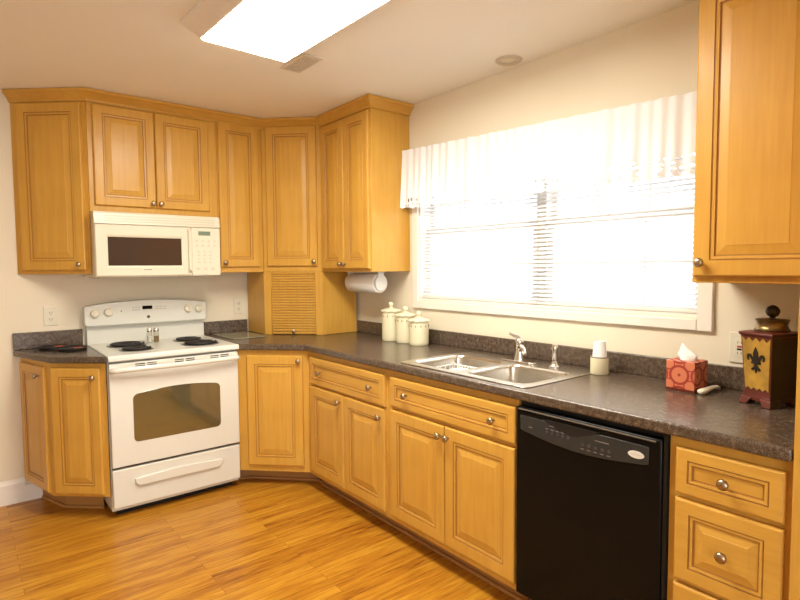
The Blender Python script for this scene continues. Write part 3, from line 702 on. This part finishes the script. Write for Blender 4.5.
# cups in a holder
ch = thing('cup_holder', 'cream cylindrical cup holder with dark rim right of the sink', 'cup holder', (-.125, -2.600, .9056))
MB().loops([[(r_*math.cos(2*PI*i/36), r_*math.sin(2*PI*i/36), z) for i in range(36)] for r_, z in ((.035, 0), (.038, .004), (.038, .074), (.0345, .074), (.0345, .012))]).build('cylinder', m_cream, ch, smooth=40)
MB().loops([[(r_*math.cos(2*PI*i/36), r_*math.sin(2*PI*i/36), z) for i in range(36)] for r_, z in ((.0382, .072), (.0386, .074), (.0382, .0765), (.0346, .0765), (.0342, .074))] , False, False).build('rim_band', plain('brown_band', (.20, .12, .09), .4), ch, smooth=60)
for z, lb in ((.048, 'white paper cup standing upside down in the cream cup holder'),):
    o = MB().loops([[(r_*math.cos(2*PI*k/32), r_*math.sin(2*PI*k/32), h) for k in range(32)] for r_, h in ((.0355, .004), (.0366, .002), (.0366, 0), (.035, 0), (.0235, .103), (.0235, .105), (.0258, .105), (.0262, .103), (.0355, .004))] , False, False)
    o.loops([[(r_*math.cos(2*PI*k/32), r_*math.sin(2*PI*k/32), h) for k in range(32)] for r_, h in ((.0235, .1), (.0235, .099))])
    o = o.build('paper_cup', m_paper, smooth=40); o.location = (-.125, -2.600, .9056+z); o.scale = (.9, .9, .9); tag(o, lb, 'cup')
# tissue box
tb = thing('tissue_box', 'coral red patterned cube tissue box on the counter right of cups', 'tissue box', (-.150, -2.974, .9056), math.radians(-92))
s2 = .052
bx = MB().hole_plate([(-s2, -s2), (s2, -s2), (s2, s2), (-s2, s2)], [[(.028*math.cos(2*PI*i/20), .02*math.sin(2*PI*i/20)) for i in range(20)]], .008, .111).build('carton', m_print, tb, bevel=.0015)
MB().box((-s2-.0008, -s2-.0008, 0), (s2+.0008, s2+.0008, .008)).build('base_band', m_red, tb)
random.seed(3); L_ = []
for z, rx, ry in ((.095, .022, .014), (.113, .027, .016), (.130, .032, .012), (.138, .024, .009), (.148, .015, .007), (.160, .008, .004), (.172, .002, .0012)):
    ring = []
    for i in range(24):
        a = 2*PI*i/24; q = 1+.28*math.sin(3*a+z*60)+.12*random.uniform(-1, 1)
        ring.append((-.006+(.14-z)*(.25) + rx*q*math.cos(a) - .004*(z > .15), ry*q*math.sin(a), z))
    L_.append(ring)
MB().loops(L_).build('tissue', m_tissue, tb, smooth=80)
# white handle-like utensil
ut = MB().loops([[(x, r_*math.cos(2*PI*i/16), r_*.72*math.sin(2*PI*i/16)+z) for i in range(16)] for x, r_, z in ((-.072, .006, .0115), (-.069, .012, .0115), (-.060, .0155, .0115), (-.035, .0145, .0125), (0, .0115, .016), (.03, .0105, .017), (.055, .0115, .014), (.068, .009, .011), (.072, .003, .010))]).build('utensil', plain('ivory_plastic', (.80, .73, .58), .35), smooth=80)
ut.location = (-.142, -3.052, .9058); ut.scale = (.92, .92, .92); ut.rotation_euler = (0, 0, math.radians(-6)); tag(ut, 'small ivory handle-shaped object lying beside the coral tissue box', 'utensil')
# decorative canister
dc = thing('decorative_canister', 'tall dark red square canister with gold panel and fleur-de-lis', 'canister', (-.166, -3.250, .9056), math.radians(-111))
def sq(h_, z): return [(-h_, -h_, z), (h_, -h_, z), (h_, h_, z), (-h_, h_, z)]
m = MB().loops([sq(.050, .026), sq(.047, .05), sq(.056, .228), sq(.061, .234), sq(.061, .242), sq(.048, .245)])
for sx_ in (-1, 1):
    for sy_ in (-1, 1):
        px, py = sx_*.058, sy_*.058
        m.loops([[(px, py, 0), (px-sx_*.030, py, 0), (px-sx_*.030, py-sy_*.030, 0), (px, py-sy_*.030, 0)], [(sx_*.052, sy_*.052, .024), (sx_*.014, sy_*.052, .024), (sx_*.014, sy_*.014, .024), (sx_*.052, sy_*.014, .024)]])
m.box((-.050, -.050, .014), (.050, .050, .030))
for v in m.bm.verts: v.co.y *= 1.25
m.bm.faces.ensure_lookup_table(); m.bm.normal_update()
dbody = m.build('body', [m_red, m_darkside], dc, bevel=.0025)
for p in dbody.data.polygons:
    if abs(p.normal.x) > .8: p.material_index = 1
# gold panel lies on the tapering front face
def fy(z): return -1.25*(.047+.009*(z-.05)/.178)
gpts = []; zz0, zz1 = .052, .224; nn = 9
wz = lambda z: abs(fy(z))/1.25-.006
for i in range(nn): t = i/(nn-1); x = -1+2*t; gpts.append((x*(wz(zz0)), zz0+(.007 if i % 2 else -.002)))
for i in range(nn): t = i/(nn-1); x = 1-2*t; gpts.append((x*(wz(zz1)), zz1-(.012 if i % 2 else -.001)))
m = MB(); m.loops([[(x, fy(z)-.0002, z) for x, z in gpts], [(x, fy(z)-.0018, z) for x, z in gpts]]); m.build('gold_panel', m_gold, dc)
def relief(P, dz=.0035):
    P = [(x*.8, zc+(z-zc)*.85) for x, z in P]
    return [[(x, fy(z)-.0017, z) for x, z in P], [(x, fy(z)-.0017-dz, z) for x, z in P]]
m = MB(); zc = .150
m.loops(relief([(0, zc+.052), (.010, zc+.030), (.011, zc+.012), (.006, zc-.008), (-.006, zc-.008), (-.011, zc+.012), (-.010, zc+.030)]))
for s_ in (-1, 1):
    m.loops(relief([(s_*x, zc+z) for x, z in ((.005, -.006), (.012, .010), (.022, .024), (.034, .024), (.040, .012), (.036, .000), (.030, -.002), (.032, .008), (.028, .012), (.021, .006), (.015, -.006))]))
    m.loops(relief([(s_*x, zc+z) for x, z in ((.003, -.014), (.010, -.026), (.020, -.034), (.018, -.040), (.008, -.036), (.003, -.030))]))
m.loops(relief([(-.020, zc-.013), (.020, zc-.013), (.020, zc-.006), (-.020, zc-.006)], .0045)); m.loops(relief([(-.004, zc-.013), (.004, zc-.013), (.003, zc-.040), (0, zc-.050), (-.003, zc-.040)]))
m.build('fleur_de_lis', m_iron, dc)
m = MB().box((-.022, fy(.10)-.0022, .092), (.022, fy(.10)-.0005, .112)); m.build('painted_smudge', m_orange_smudge, dc) if False else m.bm.free()
lid = MB().lathe([(.050, .2455), (.052, .250), (.047, .255), (.043, .265), (.046, .276), (.050, .281), (.046, .285), (.018, .288)], n=32).build('lid', m_brass, dc, smooth=40)
MB().lathe([(.010, .287), (.008, .291), (.016, .297), (.021, .307), (.021, .315), (.015, .325), (.005, .331)], (0, 0, 0), 24).build('lid_knob', m_iron, lid, smooth=60)
# ------------------------------------------------------------------ stove-side things
def shaker(x, y, label, fill):
    c = thing('shaker', label, 'shaker', (x, y, .9055), 0, 'glass shakers on the stove')
    MB().lathe([(.014, 0), (.0165, .003), (.0165, .060), (.014, .068)], n=20).build('glass_jar', m_shaker, c, smooth=40)
    MB().lathe([(.013, .0035), (.0145, .006), (.0145, .040)], n=20).build('contents', fill, c, smooth=40)
    MB().lathe([(.0155, .0685), (.0165, .070), (.0165, .086), (.013, .092), (.004, .094)], n=20).build('cap', m_chrome, c, smooth=40)
shaker(-1.336, -.200, 'left glass shaker with metal cap and white salt on stove', plain('salt', (.85, .83, .78), .9))
shaker(-1.298, -.210, 'right glass shaker with metal cap and brown pepper on stove', plain('pepper', (.30, .19, .09), .9, noise=.4, scale=300))
def trivet(x, y, rz, label):
    c = thing('trivet', label, 'trivet', (x, y, .9056), rz, 'black trivets on the left counter')
    m = MB(); r_ = .066
    m.tube([(r_*math.cos(2*PI*i/40), r_*math.sin(2*PI*i/40), .010) for i in range(40)], .007, 8, True)
    m.lathe([(r_, .006), (r_, .011), (.004, .011), (.004, .006)], n=36)
    for k in range(3):
        a = k*2*PI/3; m.lathe([(.006, 0), (.006, .008)], (r_*.9*math.cos(a), r_*.9*math.sin(a), 0), 10)
    m.tube([(-r_, 0, .010), (-r_-.02, .010, .011), (-r_-.036, 0, .012), (-r_-.02, -.010, .011), (-r_, 0, .010)], .005, 8)
    m.build('iron_frame', m_blackm, c, smooth=50)
    P = [(.030+.026*math.cos(2*PI*k/20)*(1+.18*math.cos(5*2*PI*k/20)), .026*math.sin(2*PI*k/20)*(1+.18*math.cos(5*2*PI*k/20))) for k in range(20)]
    MB().prism(P, .0112, .0135).build('rust_inlay', m_orange, c)
trivet(-1.845, -.105, .1, 'black iron trivet with rust inlay, nearer the back wall')
trivet(-1.765, -.245, -.1, 'black iron trivet with rust inlay, nearer the counter front')
o = MB().prism(rrect(-.885, -.425, -.638, -.06, .02, 5), .9058, .9115).build('cutting_board', m_board, bevel=.0015); tag(o, 'greenish glass cutting board lying on counter right of stove', 'cutting board')
# outlets
def outlet(x, y, z, rz, label, gfci=False, wd=.072):
    c = thing('wall_outlet', label, 'outlet', (x, y, z), rz, 'white wall outlets')
    MB().box((-wd/2, -.0065, -.0575), (wd/2, -.0008, .0575)).build('cover_plate', m_bisque, c, bevel=.003)
    if gfci:
        f = MB().box((-.017, -.009, -.034), (.017, -.006, .034)).build('socket_face', m_bisque, c, bevel=.001)
        MB().box((-.008, -.0105, .001), (.008, -.0085, .008)).build('reset_button', plain('button_red', (.4, .05, .04), .5), f)
        MB().box((-.008, -.0105, -.009), (.008, -.0085, -.002)).build('test_button', m_blackm, f)
        m = MB()
        for dz in (.02, -.02):
            for dx_ in (-.006, .006): m.box((dx_-.001, -.0095, dz-.004), (dx_+.001, -.0085, dz+.004))
        m.build('slots', m_blackm, f)
    else:
        for dz in (.02, -.02):
            f = MB().prism(rrect(-.017, dz-.0145, .017, dz+.0145, .009, 4), -.009, -.006, 'y').build('socket_face', m_bisque, c)
            m = MB()
            for dx_ in (-.006, .006): m.box((dx_-.0012, -.0095, dz-.002), (dx_+.0012, -.0085, dz+.007))
            m.lathe([(.0025, -.0095), (.0025, -.0085)], (0, 0, dz-.008), 10, 'y').build('slots', m_blackm, f)
outlet(-1.840, 0, 1.092, 0, 'white wall outlet above backsplash left of the stove')
outlet(-.665, 0, 1.095, 0, 'white wall outlet right of the stove, beside corner cupboard')
outlet(0, -3.100, 1.062, RW, 'white wall outlet partly hidden behind the dark red canister', True)
# ------------------------------------------------------------------ ceiling fixtures
lt = thing('ceiling_light', 'large lit rectangular fluorescent light on the ceiling', 'ceiling light', (-1.2155, -2.14, H), .028)
lx0, lx1, ly0, ly1 = -.196, .198, -.61, .61
def rc(e, z, eb=None): return [(lx0-e, ly0-e, z), (lx1+e, ly0-e, z), (lx1+e, ly1+e*.3, z), (lx0-e, ly1+e*.3, z)]
MB().loops([rc(.078, -.0008), rc(.075, -.010), rc(.03, -.040), rc(.006, -.058), rc(.0, -.058), rc(0, -.05)], True, True).build('frame', m_trim, lt)
MB().loops([rc(-.002, -.050), rc(-.002, -.060), rc(-.006, -.0635)]).build('diffuser', m_lens, lt)
vt = thing('ceiling_vent', 'small beige ceiling air vent just beyond the big light', 'vent', (-.885, -1.41, H))
m = MB().box((-.055, -.125, -.006), (.055, .125, -.0008)); m.build('frame', plain('vent_paint', (.78, .74, .65), .6), vt, bevel=.002)
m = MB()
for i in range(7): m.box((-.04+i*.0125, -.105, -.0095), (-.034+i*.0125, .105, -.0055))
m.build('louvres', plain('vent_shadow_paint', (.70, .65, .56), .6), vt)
cl = thing('recessed_downlight', 'round recessed ceiling downlight above the window, switched off', 'ceiling light', (-.10, -2.07, H))
MB().loops([[(r_*math.cos(2*PI*i/36), r_*math.sin(2*PI*i/36), z) for i in range(36)] for r_, z in ((.066, -.0008), (.066, -.004), (.058, -.008), (.046, -.006), (.041, -.002))], False, False).build('trim_ring', plain('ring_beige', (.60, .54, .44), .5), cl, smooth=40)
MB().lathe([(.0375, -.0015), (.030, -.004), (.014, -.010), (.003, -.0115)], n=28).build('bulb', m_bisque, cl, smooth=60)
# ------------------------------------------------------------------ blinds and valance
def blind(ya, yb, label):
    c = thing('window_blind', label, 'blind', (.024, (ya+yb)/2, WZ0+.013), RW, 'white horizontal blinds')
    hw = abs(ya-yb)/2
    z1 = WZ1-WZ0-.03
    MB().box((-hw, -.016, z1-.03), (hw, .016, z1)).build('headrail', m_trim, c)
    MB().box((-hw, -.012, .002), (hw, .012, .016)).build('bottom_rail', m_trim, c, bevel=.003)
    m = MB(); n = 33; tilt = math.radians(38)
    for i in range(n):
        z = .028+(z1-.06)*i/n
        row = []
        for q in (-1, -.33, .33, 1):
            y = .0125*q*math.cos(tilt); zz = z+.0125*q*math.sin(tilt)+.0022*(1-q*q)
            row.append((y, zz))
        m.loops([[(-hw, y, zz) for y, zz in row], [(hw, y, zz) for y, zz in row]], False, False, closed=False)
    m.build('slats', m_slat, c, smooth=60)
    m = MB()
    for t in (-.7, 0, .7): m.tube([(hw*t, -.0135, .016), (hw*t, -.0135, z1-.03)], .0008, 5)
    m.build('cords', m_trim, c)
blind(WY0-.015, -2.163, 'white horizontal blind over the left half of the window')
blind(-2.167, WY1+.015, 'white horizontal blind over the right half of the window')
vl = thing('window_valance', 'gathered sheer white valance with lace hem across the window top', 'valance', (-.06, -2.10, 1.715), RW)
VL0, VL1 = -.912, .915            # along the wall, local x
m = MB(); nx, nz_ = 520, 22; V = []
random.seed(5); ph_ = [random.uniform(0, 6.3) for _ in range(6)]
ret = .055                        # returns to the wall at both ends
tot = (VL1-VL0)+2*ret
top, = (.345,)
for j in range(nz_+1):
    t = j/nz_; row = []
    for i in range(nx+1):
        u = tot*i/nx
        if u < ret: bx_, by_, nxn = VL0, ret-u, (-1, 0)
        elif u > tot-ret: bx_, by_, nxn = VL1, u-(tot-ret), (1, 0)
        else: bx_, by_, nxn = VL0+u-ret, 0, (0, -1)
        amp = (.004+.011*(1-t)) if t < .93 else .006
        wv = math.sin(u*95+2.2*math.sin(u*9+ph_[0])+ph_[1])*.7+math.sin(u*41+1.7*math.sin(u*5+ph_[2])+ph_[3])*.6
        sc = .012*abs(math.sin(u*PI/.075))*(1-t)**3
        zz = top*t + sc*(1-t) + .004*math.sin(u*23)*(1-t)
        flare = .012*(1-t)
        o_ = amp*wv+flare
        row.append(m.bm.verts.new((bx_+nxn[0]*o_, by_+nxn[1]*o_, zz)))
    for v in row: v.co.z -= (.018+.024*t)*v.co.x-.003
    V.append(row)
for j in range(nz_):
    for i in range(nx): m.face([V[j][i], V[j][i+1], V[j+1][i+1], V[j+1][i]])
m.build('cloth', m_sheer, vl, smooth=180)
MB().tube([(x, y, .328-.041*x) for x, y in ((VL0+.02, .05), (VL0+.025, .03), (VL0+.04, .024), (VL1-.04, .024), (VL1-.025, .03), (VL1-.02, .05))], .006, 8).build('curtain_rod', m_trim, vl, smooth=60)
for o in ROOTS:
    for k in ('_loc', '_rz'):
        if k in o: del o[k]
